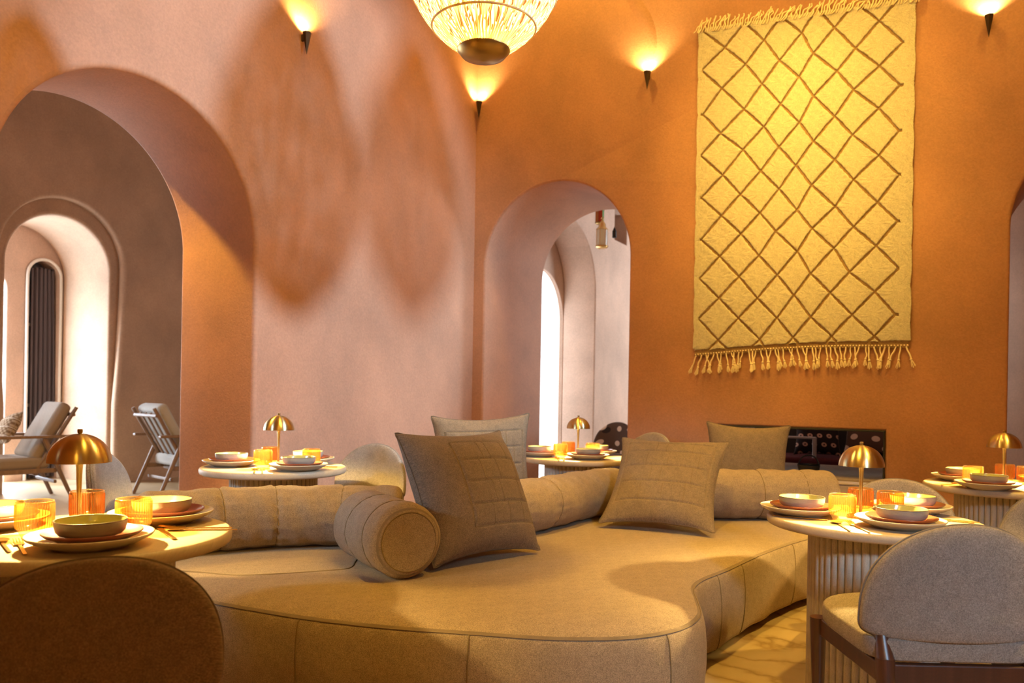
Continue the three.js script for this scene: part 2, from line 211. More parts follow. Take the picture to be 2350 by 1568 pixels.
// ---------------------------------------------------------------- sofa island
const sofaPts = [[1.18, 4.22], [1.5, 4.245], [1.72, 4.235], [1.94, 4.215], [2.23, 4.155], [2.54, 4.05], [2.82, 3.945], [3.02, 3.80], [3.125, 3.62], [3.135, 3.42], [3.07, 3.22], [3.0, 3.03], [2.99, 2.86], [3.03, 2.62], [3.09, 2.15], [3.2, 1.6], [3.34, 1.18], [3.42, 0.84], [3.26, 0.52], [2.8, 0.5], [2.4, 0.82], [2.05, 1.25], [1.7, 1.62], [1.47, 2.05], [1.36, 2.5], [1.14, 2.92], [0.86, 3.2], [0.62, 3.52], [0.56, 3.85], [0.72, 4.1]];
const sofaCurve = new THREE.CatmullRomCurve3(sofaPts.map((p) => V(p[0], 0, p[1])), true, 'centripetal');
{
  const N = 360, P = sofaCurve.getSpacedPoints(N).slice(0, N), nrm = P.map((p, i) => { const t = P[(i + 1) % N].clone().sub(P[(i + N - 1) % N]); return V(t.z, 0, -t.x).normalize(); });
  let area = 0; P.forEach((p, i) => { const q = P[(i + 1) % N]; area += p.x * q.z - q.x * p.z; });
  if (area > 0) nrm.forEach((n) => n.negate());           // make the normals point inwards
  const centre = P.reduce((a, p) => a.add(p), V(0, 0, 0)).multiplyScalar(1 / N); { const t = centre.clone().sub(P[0]); if (t.dot(nrm[0]) < 0) nrm.forEach((n) => n.negate()); }
  const prof = [[0.2, 0.430], [0.18, 0.4298], [0.16, 0.429], [0.13, 0.427], [0.10, 0.423], [0.06, 0.416], [0.032, 0.408], [0.012, 0.4], [0, 0.392], [-0.010, 0.378], [-0.018, 0.34], [-0.024, 0.27], [-0.024, 0.2], [-0.018, 0.13], [-0.008, 0.08], [0.002, 0.055], [0.02, 0.045], [0.1, 0.045]];
  const drape = (i, h) => h < 0.37 && h > 0.05 ? 0.006 * Math.sin(i * 0.47) * Math.sin(i * 0.13 + 1) * (0.4 - h) * 4 : 0;
  const body = grid(N, prof.length - 1, (u, v) => { const i = Math.round(u * N) % N, k = Math.round(v * (prof.length - 1)), d = prof[k][0] + drape(i, prof[k][1]); return [P[i].x + nrm[i].x * d, prof[k][1], P[i].z + nrm[i].z * d]; }, true, (u, v, p) => v < 0.45 ? [p[0], p[2]] : [u * 11, p[1]]);
  const shp = new THREE.Shape(P.map((p, i) => new THREE.Vector2(p.x + nrm[i].x * 0.2, p.z + nrm[i].z * 0.2)));
  const top = new THREE.ShapeGeometry(shp); { const q = top.attributes.position; for (let i = 0; i < q.count; i++) { const x = q.getX(i), z = q.getY(i); q.setXYZ(i, x, 0.43, z); top.attributes.normal.setXYZ(i, 0, 1, 0); top.attributes.uv.setXY(i, x, z); } const ix = top.index.array; for (let i = 0; i < ix.length; i += 3) { const t = ix[i]; ix[i] = ix[i + 2]; ix[i + 2] = t; } }
  const sofa = thing('sofa', [0, 0, 0]);
  tag(sofa, 'long curving island sofa in tan cloth in the middle of the room', 'sofa');
  part(sofa, 'cover', merge([body, top]), M.sofa);
  const pl = P.filter((_, i) => i % 3 === 0).map((p, i) => new THREE.Vector2(p.x + nrm[i * 3].x * 0.12, p.z + nrm[i * 3].z * 0.12)), plg = new THREE.ExtrudeGeometry(new THREE.Shape(pl), { depth: 0.05, bevelEnabled: false }); plg.rotateX(Math.PI / 2).translate(0, 0.05, 0);
  part(sofa, 'plinth', plg, M.black, 'dark recessed plinth');
  part(sofa, 'piping', new THREE.TubeGeometry(new THREE.CatmullRomCurve3(P.filter((_, i) => i % 2 === 0).map((p, i) => V(p.x + nrm[i * 2].x * -0.001, 0.393, p.z + nrm[i * 2].z * -0.001)), true), 360, 0.0024, 6, true), M.sofa);
  const nearest = (x, z) => { let b = 0, m = 1e9; P.forEach((p, i) => { const d = (p.x - x) ** 2 + (p.z - z) ** 2; if (d < m) { m = d; b = i; } }); return b; };
  for (const [x, z] of [[1.93, 4.22], [2.53, 4.05], [3.10, 3.70], [3.02, 2.72], [3.06, 2.4], [1.4, 4.24], [3.18, 1.7]]) {
    const i = nearest(x, z), seamPts = prof.slice(8, 17).map((q) => { const d = q[0] + drape(i, q[1]) - 0.0005; return [P[i].x + nrm[i].x * d, q[1], P[i].z + nrm[i].z * d]; });
    part(sofa, 'side_seam', tube(seamPts, 0.0028, 20, 5), M.seam);
  }
  part(sofa, 'seat_seam', tube([[1.05, 4.08], [1.2, 4.04], [1.36, 3.995], [1.48, 3.885], [1.6, 3.74], [1.655, 3.655], [1.64, 3.6], [1.60, 3.54], [1.53, 3.42]].map((q) => [q[0], 0, q[1]]), 0.0035, 60, 6).translate(0, 0.4305, 0), M.seam);
}
// bolsters: a stuffed tube along a line on the seat, ends rounded, seams round it
function bolster(pts, r, label, seams, wob = 1) {
  const c = new THREE.CatmullRomCurve3(pts.map((p) => V(p[0], 0.4345 + r * 0.985, p[1])), false, 'centripetal'), L = c.getLength(), cap = 0.045, o = c.getPoint(0);
  const t = thing('bolster', [o.x, 0.43, o.z]); tag(t, label, 'bolster', 'bolsters along the sofa');
  const nu = 56, nv = Math.round(L * 70), sec = [];
  const at = (s) => { const q = Math.min(Math.max(s / L, 0), 1), p = c.getPointAt(q), d = c.getTangentAt(q); return [p, V(-d.z, 0, d.x).normalize(), d]; };
  for (let k = 0; k <= 7; k++) { const a = k / 7 * Math.PI / 2; sec.push([cap * (1 - Math.sin(a)) - 0.0, (r - cap) * 1 + cap * Math.cos(Math.PI / 2 - a)]); }
  const ends = [[0, 0.001], [0, r * 0.45], ...sec.map(([s, q]) => [s, q])].map(([s, q]) => [cap - s < 0 ? 0 : s, q]);
  const rows = [[0, 0.0005], [0, r * 0.5], [0, r - cap]]; for (let k = 1; k <= 7; k++) { const a = k / 7 * Math.PI / 2; rows.push([cap * (1 - Math.cos(a)), r - cap + cap * Math.sin(a)]); }
  for (let k = 1; k < nv; k++) rows.push([cap + (L - 2 * cap) * k / nv, r]);
  for (let k = 7; k >= 1; k--) { const a = k / 7 * Math.PI / 2; rows.push([L - cap * (1 - Math.cos(a)), r - cap + cap * Math.sin(a)]); }
  rows.push([L, r - cap], [L, r * 0.5], [L, 0.0005]);
  const fold = (s, a) => { let f = 0; for (const q of seams) { const d = Math.abs(s - q); f += -0.007 * Math.exp(-((d / 0.012) ** 2)) + 0.0035 * Math.sin(a * 17 + q * 30) * Math.exp(-((d / 0.09) ** 2)) * (d > 0.006 ? 1 : 0); } return wob * (f + 0.0028 * Math.sin(s * 23 + Math.sin(a * 2) * 2.2) + 0.002 * Math.sin(s * 57 + a * 3)); };
  const surf = (s, q, a, extra = 0) => { const [p, n] = at(s), full = q / r, k = q + (full > 0.8 ? fold(s, a) * full : 0) + extra, y = Math.sin(a) * k; return [p.x + n.x * Math.cos(a) * k - o.x, p.y + Math.max(y, -r * 0.97) - 0.43, p.z + n.z * Math.cos(a) * k - o.z]; };
  part(t, 'cover', grid(nu, rows.length - 1, (u, v) => { const [s, q] = rows[Math.round(v * (rows.length - 1))]; return surf(s, q, -u * 2 * Math.PI); }, true, (u, v, p) => { const [s, q] = rows[Math.round(v * (rows.length - 1))], a = u * 2 * Math.PI; return q < r - cap * 0.5 ? [q * Math.cos(a), q * Math.sin(a)] : [s, a * r]; }), M.sofa);
  const ring = (s, q, e) => { const pp = []; for (let k = 0; k < 40; k++) pp.push(surf(s, q, k / 40 * 2 * Math.PI, e)); return tube(pp, 0.0026, 80, 5, true); };
  for (const s of seams) part(t, 'seam', ring(s, r, 0.0006), M.seam);
  part(t, 'end_seam', ring(0.0015, r - cap * 0.8, 0), M.seam); part(t, 'end_seam', ring(L - 0.0015, r - cap * 0.8, 0), M.seam);
  return t;
}
bolster([[0.74, 4.02], [0.84, 3.80], [0.95, 3.61], [1.06, 3.46], [1.18, 3.34], [1.34, 3.22], [1.53, 3.10]], 0.148, 'long tan bolster curving along the sofa back beside the table by the large archway', [0.36, 0.62, 0.95]);
bolster([[2.01, 3.69], [1.78, 3.56], [1.55, 3.42]], 0.157, 'short fat bolster lying across the seat with its round end towards the viewer', [0.13, 0.33], 0.6);
bolster([[1.60, 3.0], [1.78, 2.76], [1.87, 2.5], [1.91, 2.2], [1.93, 1.9], [1.97, 1.62], [2.01, 1.42]], 0.148, 'tan bolster running along the sofa back between the two quilted pillows', [0.5, 0.8]);
bolster([[2.37, 1.455], [2.6, 1.315], [2.86, 1.15], [3.08, 1.0], [3.27, 0.86]], 0.156, 'tan bolster with a rounded free end behind the sofa corner, near the dark wall niche', [0.2, 0.58, 0.86]);
// pillows: pinched square cushions, some with stitched channels
function pillow(label, size, T, channels, mat, uL = -0.8) {
  const t = thing('throw_pillow', [0, 0, 0]); tag(t, label, 'pillow', 'throw pillows on the sofa');
  const n = 120, h = size / 2, sag = (u, v) => 1 - 0.10 * (1 - v * v) * u * u;
  const f = (sgn) => (a, b) => {
    const u = a * 2 - 1, v = b * 2 - 1, x = h * u * (1 - 0.115 * (1 - v * v) * Math.abs(u) ** 2), y = h * v * (1 - 0.115 * (1 - u * u) * Math.abs(v) ** 2);
    let z = T / 2 * Math.pow(Math.max((1 - Math.pow(Math.abs(u), 2.6)) * (1 - Math.pow(Math.abs(v), 2.6)), 0), 0.55);
    z += 0.006 * Math.sin(u * 9 + v * 3) * Math.pow(Math.abs(u), 3) * (1 - u ** 8) + 0.005 * Math.sin(v * 11 - u * 4) * Math.pow(Math.abs(v), 3) * (1 - v ** 8);
    if (sgn > 0 && channels) for (const c of channels) if (u < 0.84 && u > uL) z -= 0.007 * Math.exp(-(((v - c) * h / 0.006) ** 2)) * Math.min(1, (0.84 - u) * 8, (u - uL) * 8);
    if (sgn > 0 && channels) for (const e of [uL, 0.84]) if (v > channels[0] && v < channels[channels.length - 1]) z -= 0.005 * Math.exp(-(((u - e) * h / 0.006) ** 2));
    return [x, y, sgn * Math.max(z, 0)];
  };
  const A = grid(n, n, f(1), false, (u, v, p) => [p[0], p[1]]), B = grid(n, n, (a, b) => f(-1)(1 - a, b), false, (u, v, p) => [p[0], p[1]]);
  part(t, 'cover', merge([A, B]), mat || M.pillow);
  if (channels) {
    const line = (u0, v0, u1, v1) => { const q = []; for (let k = 0; k <= 10; k++) { const p = f(1)((u0 + (u1 - u0) * k / 10 + 1) / 2, (v0 + (v1 - v0) * k / 10 + 1) / 2); q.push([p[0], p[1], p[2] + 0.0004]); } return tube(q, 0.0013, 30, 5); };
    for (const c of channels) part(t, 'stitch_line', line(uL, c, 0.84, c), M.seam);
    for (const e of [uL, 0.84]) part(t, 'stitch_line', line(e, channels[0], e, channels[channels.length - 1]), M.seam);
    for (let k = 0; k + 1 < channels.length; k++) for (const e of [0.28 + (k % 2) * 0.08, 0.52 - (k % 2) * 0.05, 0.76 + (k % 3) * 0.05]) { const u = uL + (0.84 - uL) * e; part(t, 'stitch_line', line(u, channels[k], u, channels[k + 1]), M.seam); }
  }
  const edge = []; for (const [u0, v0, u1, v1] of [[0, 0, 1, 0], [1, 0, 1, 1], [1, 1, 0, 1], [0, 1, 0, 0]]) for (let k = 0; k < 12; k++) edge.push(f(1)(u0 + (u1 - u0) * k / 12, v0 + (v1 - v0) * k / 12));
  part(t, 'edge_seam', tube(edge, 0.003, 160, 6, true), mat || M.pillow);
  return t;
}
function setPillow(p, pos, yaw, lean, roll = 0) { p.position.set(...pos); p.rotation.order = 'YXZ'; p.rotation.set(lean, yaw, roll); }
const chan = [-0.66, -0.34, 0.0, 0.34, 0.68];
setPillow(pillow('plump quilted tan pillow propped beside the short bolster, its side panel pale in daylight', 0.64, 0.33, chan, null, -0.42), [1.965, 0.732, 3.16], 1.25, -0.50, 0);
setPillow(pillow('tan pillow half hidden behind the plump quilted pillow, one pointed corner standing above it', 0.60, 0.2, chan), [1.50, 0.775, 2.27], 0.74, -0.10, 0.04);
setPillow(pillow('square quilted pillow leaning in the sofa corner with wavy stitched rows', 0.66, 0.2, [-0.62, -0.22, 0.14, 0.5, 0.78]), [2.473, 0.70, 1.80], 0.08, -0.77, 0);
setPillow(pillow('plain tan pillow standing behind the far bolster in front of the dark wall niche', 0.56, 0.2, null), [2.735, 0.748, 0.83], 0.42, -0.1, -0.03);

// ---------------------------------------------------------------- dining chairs
const chairBackOutline = (a) => { const c = Math.cos(a), s = Math.sin(a), W = 0.262, e = s >= 0 ? 2.15 : 6, h = s >= 0 ? 0.262 : 0.075; const k = Math.pow(Math.pow(Math.abs(c), e) + Math.pow(Math.abs(s), e), -1 / e); return [W * c * k, 0.075 + h * s * k]; };
const seatOutline = (a) => { const c = Math.cos(a), s = Math.sin(a), e = s >= 0 ? 3.2 : 7; const k = Math.pow(Math.pow(Math.abs(c), e) + Math.pow(Math.abs(s), e), -1 / e); return [0.248 * c * k, (s >= 0 ? 0.29 : 0.24) * s * k]; };
const chairGeo = {};
function makeChair(name, label, mat) {    // faces +z, the back stands at z = 0
  const t = thing(name, [0, 0, 0]); tag(t, label, 'chair');
  if (!chairGeo.back) {
    chairGeo.back = pad(chairBackOutline, 0, 0.12, 0.062, 0.42, (x, y, z) => [x, 0.522 + y, z + 0.85 * x * x - 0.10 * (y - 0.1)], 24, 110);
    chairGeo.piping = tube(Array.from({ length: 90 }, (_, i) => { const [x, y] = chairBackOutline(i / 90 * 2 * Math.PI); return [x * 1.001, 0.522 + y, 0.85 * x * x - 0.10 * (y - 0.1)]; }), 0.003, 180, 5, true);
    chairGeo.seat = pad(seatOutline, 0, 0, 0.075, 0.34, (x, y, z) => [x, 0.492 + z + (z > 0 ? 0.012 * (1 - (x / 0.25) ** 2) : 0), 0.245 + y], 16, 72).scale(1, 1, 1);
    chairGeo.railS = box(0.026, 0.058, 0.44, 0, 0.428, 0.24, 0.006); chairGeo.railF = box(0.43, 0.058, 0.026, 0, 0.428, 0, 0.006);
    chairGeo.rear = merge([bar([0, 0, -0.03], [0, 0.47, 0.02], 0.015, 0.026, 16), bar([0, 0.46, 0.019], [0, 0.555, 0.052], 0.026, 0.018, 16)]);
    chairGeo.front = bar([0, 0, 0.012], [0, 0.458, 0], 0.014, 0.027, 16);
  }
  part(t, 'backrest', chairGeo.back, mat); part(t, 'piping', chairGeo.piping, mat); { const s = part(t, 'seat', chairGeo.seat, mat); }
  for (const s of [-1, 1]) { part(t, 'side_rail', chairGeo.railS, M.walnut).position.x = s * 0.212; part(t, 'leg', chairGeo.rear, M.walnut).position.x = s * 0.205; const f = part(t, 'leg', chairGeo.front, M.walnut); f.position.set(s * 0.214, 0, 0.475); f.rotation.z = s * -0.02; }
  part(t, 'back_rail', chairGeo.railF, M.walnut).position.z = 0.02; part(t, 'front_rail', chairGeo.railF, M.walnut).position.z = 0.475;
  return t;
}
const face = (dx, dz) => Math.atan2(dx, dz);
function chairAt(src, pos, dir, label, mat) { const t = src.placed ? copyOf(src, pos, face(...dir)) : src; if (!src.placed) { src.placed = true; t.position.set(...pos); t.rotation.y = face(...dir); } if (label) tag(t, label, 'chair'); if (mat) for (const k of ['backrest', 'piping', 'seat']) t.getObjectByName(k).material = mat; return t; }
const ch = makeChair('dining_chair', 'grey upholstered dining chair with dark wooden legs, in front of the table beside the sofa', M.chair);
chairAt(ch, [3.966, 0, 3.747], [-0.47, -0.88]);
chairAt(ch, [2.415, 0, 5.308], [-0.86, -0.51], 'dark rust-brown dining chair seen from behind, filling the bottom corner below a lamp', M.rust);
chairAt(ch, [-0.03, 0, 3.68], [0.80, -0.6], 'tan dining chair standing in the large archway, behind the big domed lamp', M.chair);
chairAt(ch, [0.66, 0, 2.24], [0.12, 0.99], 'tan round-backed chair against the wall between the archway table and the sofa', M.chair);
chairAt(ch, [3.72, 0, 2.07], [-0.1, 1], 'grey chair beyond the table beside the sofa, only its curved top showing', M.chair);
chairAt(ch, [4.385, 0, 2.30], [-0.25, -0.97], 'brown chair back cut by the picture edge, before the table under the wall light', M.chair);
chairAt(ch, [1.87, 0, 0.27], [-0.45, 0.9], 'chair with a pale rim of light beside the table before the narrow archway', M.chair);
chairAt(ch, [0.74, 0, -1.85], [-0.3, 0.95], 'dotted chair in the room beyond the narrow archway, seen through it', M.dotty);
scene.children.filter((o) => o.name === 'dining_chair_006' || o.name === 'dining_chair_007').forEach((o) => { o.scale.setScalar(1.06); o.getObjectByName('piping').material = M.white; });
scene.getObjectByName('dining_chair_004').scale.y = 0.955;

// ---------------------------------------------------------------- tables and what stands on them
const ribGeo = new THREE.CylinderGeometry(0.0146, 0.0146, 0.708, 10, 1, true, -Math.PI / 2, Math.PI).translate(0, 0.354, 0);
const topGeo = lathe([[0, 0.713], [0.388, 0.713], [0.396, 0.717], [0.4, 0.725], [0.4, 0.738], [0.396, 0.7465], [0.388, 0.75], [0, 0.75]].map((p) => p), 128);
{ const p = topGeo.attributes.position, u = topGeo.attributes.uv; for (let i = 0; i < p.count; i++) u.setXY(i, p.getX(i) + p.getY(i) * 0.3, p.getZ(i) + p.getY(i)); }
const coreGeo = new THREE.CylinderGeometry(0.224, 0.224, 0.7, 64).translate(0, 0.352, 0);
function makeTable(pos, turn, label) {
  const t = thing('round_table', [pos[0], 0, pos[2]], turn); t.scale.y = pos[1] / 0.75; tag(t, label, 'table', 'round stone tables');
  part(t, 'tabletop', topGeo, M.stone); part(t, 'base_core', coreGeo, M.ribStone);
  for (let k = 0; k < 50; k++) { const a = k / 50 * 2 * Math.PI, m = part(t, 'rib', ribGeo, M.ribStone); m.position.set(Math.sin(a) * (0.2245 + (k * 7 % 5) * 0.0006), 0, Math.cos(a) * (0.2245 + (k * 7 % 5) * 0.0006)); m.rotation.y = a; }
  return t;
}
// table lamp: dome, lining, knob, stem, foot, bulb and its light
const domeR = 0.085, domeH = 0.083, domeY = 0.206;
const domeP = (r, k) => { const o = []; for (let i = 0; i <= 24; i++) { const a = i / 24 * Math.PI / 2; o.push([r * Math.cos(a), domeY + k * Math.sin(a)]); } return o; };
const lampGeo = { shade: new THREE.LatheGeometry(domeP(domeR, domeH).map((p) => new THREE.Vector2(Math.max(p[0], 0.0001), p[1])), 96), lining: new THREE.LatheGeometry([[domeR, domeY], ...domeP(domeR - 0.0016, domeH - 0.002)].map((p) => new THREE.Vector2(Math.max(p[0], 0.0001), p[1])), 64), knob: lathe([[0, 0.302], [0.006, 0.302], [0.0072, 0.30], [0.0072, 0.292], [0.004, 0.2885], [0, 0.2885]], 20), stem: lathe([[0.0066, 0.01], [0.0062, 0.06], [0.0068, 0.13], [0.0085, 0.18], [0.0108, 0.215], [0.0108, 0.235], [0, 0.235]], 24), foot: lathe([[0, 0], [0.05, 0], [0.0515, 0.002], [0.0515, 0.008], [0.049, 0.011], [0.01, 0.012], [0.0066, 0.016], [0, 0.016]], 48), bulb: lathe([[0.0112, 0.232], [0.02, 0.234], [0.022, 0.242], [0.018, 0.25], [0, 0.253]], 24) };
function makeLamp(pos, label) {
  const t = thing('table_lamp', pos); tag(t, label, 'lamp', 'domed brass table lamps');
  part(t, 'shade', lampGeo.shade, M.brass); part(t, 'shade_lining', lampGeo.lining, M.lining); part(t, 'knob', lampGeo.knob, M.darkBrass); part(t, 'stem', lampGeo.stem, M.gold); part(t, 'foot', lampGeo.foot, M.gold); part(t, 'bulb', lampGeo.bulb, M.bulb);
  const l = new THREE.PointLight(LAMP, LIGHT.table); l.position.set(0, 0.243, 0); l.shadow.radius = 0.9; l.castShadow = true; t.add(l); return t;
}
// crockery
const plateGeo = lathe([[0, 0.004], [0.085, 0.004], [0.087, 0], [0.092, 0], [0.095, 0.005], [0.125, 0.014], [0.151, 0.028], [0.1555, 0.0335], [0.155, 0.0365], [0.152, 0.0365], [0.148, 0.033], [0.12, 0.0205], [0.095, 0.013], [0.085, 0.0115], [0, 0.0115]].map((p) => p), 72);
const sideGeo = lathe([[0, 0], [0.080, 0], [0.084, 0.006], [0.10, 0.015], [0.116, 0.022], [0.1225, 0.028], [0.1225, 0.0315], [0.1205, 0.032], [0.114, 0.0275], [0.10, 0.0205], [0.084, 0.016], [0, 0.0145]], 64);
const bowlGeo = lathe([[0, 0.003], [0.05, 0.003], [0.052, 0], [0.057, 0], [0.062, 0.003], [0.076, 0.008], [0.0835, 0.0165], [0.087, 0.029], [0.0885, 0.044]], 64);
const glazeGeo = lathe([[0.0862, 0.044], [0.0845, 0.030], [0.080, 0.019], [0.070, 0.0115], [0.05, 0.0075], [0, 0.0065]].reverse(), 64);
const rimGeo = new THREE.TorusGeometry(0.0874, 0.0016, 8, 72).rotateX(Math.PI / 2).translate(0, 0.0443, 0);
const glassGeo = grid(192, 15, (u, v) => {
  const out = [[0.026, 0.003], [0.030, 0], [0.033, 0.002], [0.037, 0.008], [0.040, 0.016], [0.0455, 0.024], [0.0482, 0.034], [0.0485, 0.06], [0.0485, 0.096], [0.0482, 0.1005], [0.0472, 0.1015], [0.0462, 0.1], [0.0455, 0.06], [0.044, 0.034], [0.036, 0.021], [0.0005, 0.018]], k = Math.round(v * 15), [r, y] = out[k], a = u * 2 * Math.PI;
  const rib = 0; return [(r + rib) * Math.cos(a), y, (r + rib) * -Math.sin(a)];
}, true);
const ribbing = merge(Array.from({ length: 40 }, (_, k) => { const a = k / 40 * 2 * Math.PI, c = Math.cos(a), q = Math.sin(a); return tube([[0.0462 * c, 0.026, 0.0462 * q], [0.0486 * c, 0.038, 0.0486 * q], [0.0489 * c, 0.06, 0.0489 * q], [0.0489 * c, 0.094, 0.0489 * q]], 0.0014, 6, 5); }));
const glassRim = new THREE.TorusGeometry(0.0472, 0.0011, 6, 64).rotateX(Math.PI / 2).translate(0, 0.1008, 0);
const handle = (L) => box(0.009, 0.003, L, 0, 0.0022, L / 2, 0.0014);
const spoonGeo = { handle: handle(0.15).translate(0, 0, 0.018), bowl: pad((a) => [0.021 * Math.cos(a), 0.031 * Math.sin(a)], 0, 0, 0.004, 0.6, (x, y, z) => [x, 0.003 + z + 9 * (x * x + y * y * 0.45), -y - 0.012], 8, 28) };
const forkGeo = { handle: handle(0.14).translate(0, 0, 0.022), head: merge([box(0.024, 0.003, 0.03, 0, 0.004, 0.008, 0.0014), ...[-1.5, -0.5, 0.5, 1.5].map((k) => bar([k * 0.0068, 0.0045, -0.006], [k * 0.0066, 0.009, -0.052], 0.0017, 0.0011, 6))]) };
const knifeGeo = { handle: box(0.013, 0.004, 0.09, 0, 0.003, 0.045, 0.0018), blade: box(0.016, 0.0018, 0.12, 0.001, 0.003, -0.058, 0.0008) };
const place = (o, x, y, z, turn = 0) => { o.position.set(x, y, z); o.rotation.y = turn; return o; };
const where = {};
function setting(tbl, T, off, near, opt = {}) {
  const x = T[0] + off[0], z = T[2] + off[1], TOP = T[1], at = near + ' on ' + tbl, g = tbl;
  const p = thing('dinner_plate', [x, TOP + 0.0003, z]); tag(p, 'large cream plate under the stack ' + at, 'plate', 'dinner plates'); part(p, 'plate_body', plateGeo, M.plate);
  const q = thing('side_plate', [x + 0.004, TOP + 0.0122, z - 0.003]); tag(q, 'terracotta plate below the bowl ' + at, 'plate', 'terracotta plates'); part(q, 'plate_body', sideGeo, M.terracotta);
  const b = thing('bowl', [x + 0.006, TOP + 0.0288, z + 0.004]); tag(b, 'speckled bowl topping the stack ' + at, 'bowl', 'speckled bowls'); part(b, 'body', bowlGeo, M.bowl); part(b, 'glaze', glazeGeo, M.olive, 'olive yellow glazed inside'); part(b, 'rim', rimGeo, M.rim);
}
function tumbler(T, off, label) { const t = thing('tumbler', [T[0] + off[0], T[1] + 0.0003, T[2] + off[1]]); tag(t, label, 'glass', 'ribbed amber glasses'); part(t, 'body', glassGeo, M.amber); part(t, 'ribbing', ribbing, M.amberRib); part(t, 'rim', glassRim, M.amberRib); }
function cutlery(kind, T, off, turn, label) {
  const t = thing(kind, [T[0] + off[0], T[1] + 0.0006, T[2] + off[1]], turn), G = kind === 'spoon' ? spoonGeo : kind === 'fork' ? forkGeo : knifeGeo; tag(t, label, kind, 'gold cutlery');
  for (const [n, g] of Object.entries(G)) part(t, n === 'bowl' ? 'spoon_bowl' : n, g, M.gold);
}
const TB = { a: [1.732, 0.775, 4.887], b: [0.585, 0.768, 3.045], c: [1.573, 0.752, 1.06], d: [4.202, 0.745, 1.169], e: [3.669, 0.732, 2.871] };   // centre and height of each top
makeTable(TB.a, 0.2, 'round stone table in front of the dark rust-brown chair, laid with three settings');
makeTable(TB.b, 0.9, 'round stone table beside the large archway behind the long bolster');
makeTable(TB.c, 0.4, 'round stone table standing before the narrow archway');
makeTable(TB.d, 0.5, 'round stone table under the wall light, cut by the picture edge');
makeTable(TB.e, 0.1, 'round fluted stone table beside the sofa, behind the grey chair');
makeLamp([1.712, TB.a[1], 4.90], 'domed brass lamp that looks largest, on the table behind the dark rust-brown chair');
makeLamp([0.60, TB.b[1], 3.03], 'domed brass lamp on the table beside the large archway');
makeLamp([1.572, TB.c[1], 1.05], 'smallest-looking domed brass lamp, on the table before the narrow archway');
makeLamp([4.20, TB.d[1], 1.165], 'domed brass lamp on the table under the wall light');
makeLamp([3.625, TB.e[1], 2.885], 'domed brass lamp on the fluted table beside the sofa');
const nm = { a: 'the table behind the rust-brown chair', b: 'the table beside the large archway', c: 'the table before the narrow archway', d: 'the table under the wall light', e: 'the table beside the sofa' };
setting(nm.a, TB.a, [0.197, 0.115], 'by the chair'); setting(nm.a, TB.a, [0.008, -0.243], 'by the sofa'); setting(nm.a, TB.a, [-0.30, 0.11], 'by the edge');
setting(nm.b, TB.b, [0.265, 0.081], 'by the bolster'); setting(nm.b, TB.b, [-0.188, 0.142], 'by the arch'); setting(nm.b, TB.b, [0.016, -0.25], 'by the wall');
setting(nm.c, TB.c, [0.140, 0.141], 'by the sofa'); setting(nm.c, TB.c, [-0.24, 0.143], 'by the pillow'); setting(nm.c, TB.c, [0.033, -0.27], 'by its chair');
setting(nm.d, TB.d, [-0.09, 0.30], 'by the chair'); setting(nm.d, TB.d, [-0.204, -0.085], 'by the rug'); setting(nm.d, TB.d, [0.235, -0.26], 'by the edge');
setting(nm.e, TB.e, [0.105, 0.19], 'by the grey chair'); setting(nm.e, TB.e, [-0.264, 0.066], 'by the sofa'); setting(nm.e, TB.e, [0.125, -0.275], 'by the far chair');
tumbler(TB.a, [-0.056, 0.118], 'ribbed amber glass next to the spoon on ' + nm.a); tumbler(TB.a, [-0.148, -0.094], 'ribbed amber glass behind the lamp stem on ' + nm.a); tumbler(TB.a, [0.110, -0.072], 'ribbed amber glass between two bowls on ' + nm.a);
tumbler(TB.b, [0.045, 0.128], 'amber glass before the lamp on ' + nm.b); tumbler(TB.b, [-0.101, -0.066], 'amber glass behind another on ' + nm.b); tumbler(TB.b, [0.182, -0.103], 'amber glass beside the wall bowl on ' + nm.b);
tumbler(TB.c, [-0.046, 0.195], 'amber glass next to the pillow-side plate on ' + nm.c); tumbler(TB.c, [-0.105, -0.067], 'amber glass behind the lamp on ' + nm.c); tumbler(TB.c, [0.093, -0.063], 'amber glass next to the far bowl on ' + nm.c);
tumbler(TB.d, [-0.152, 0.119], 'amber glass next to the rug-side bowl on ' + nm.d); tumbler(TB.d, [0.014, -0.179], 'amber glass behind the lamp stem on ' + nm.d); tumbler(TB.d, [0.112, -0.084], 'amber glass cut by the picture edge on ' + nm.d);
tumbler(TB.e, [-0.098, 0.140], 'ribbed amber glass next to the fork on ' + nm.e); tumbler(TB.e, [-0.058, -0.139], 'ribbed amber glass behind the lamp stem on ' + nm.e); tumbler(TB.e, [0.056, -0.088], 'ribbed amber glass behind the front bowl on ' + nm.e);
cutlery('spoon', TB.a, [-0.040, 0.215], 1.190, 'gold spoon beside the fork on ' + nm.a); cutlery('fork', TB.a, [0.025, 0.205], 1.150, 'gold fork beside the front plate on ' + nm.a); cutlery('knife', TB.a, [0.219, -0.103], 1.130, 'gold knife beside the front plate on ' + nm.a);
cutlery('spoon', TB.a, [0.185, -0.170], 2.200, 'gold spoon beside the sofa-side plate on ' + nm.a); cutlery('fork', TB.a, [0.150, -0.190], 2.200, 'gold fork beside the sofa-side plate on ' + nm.a);
cutlery('spoon', TB.b, [0.090, 0.225], 0.800, 'gold spoon on ' + nm.b); cutlery('fork', TB.b, [0.125, 0.205], 0.800, 'gold fork on ' + nm.b); cutlery('knife', TB.b, [0.240, -0.130], 1.900, 'gold knife on ' + nm.b);
cutlery('spoon', TB.c, [-0.035, 0.262], 0.500, 'gold spoon on ' + nm.c); cutlery('fork', TB.c, [0.000, 0.250], 0.500, 'gold fork on ' + nm.c);
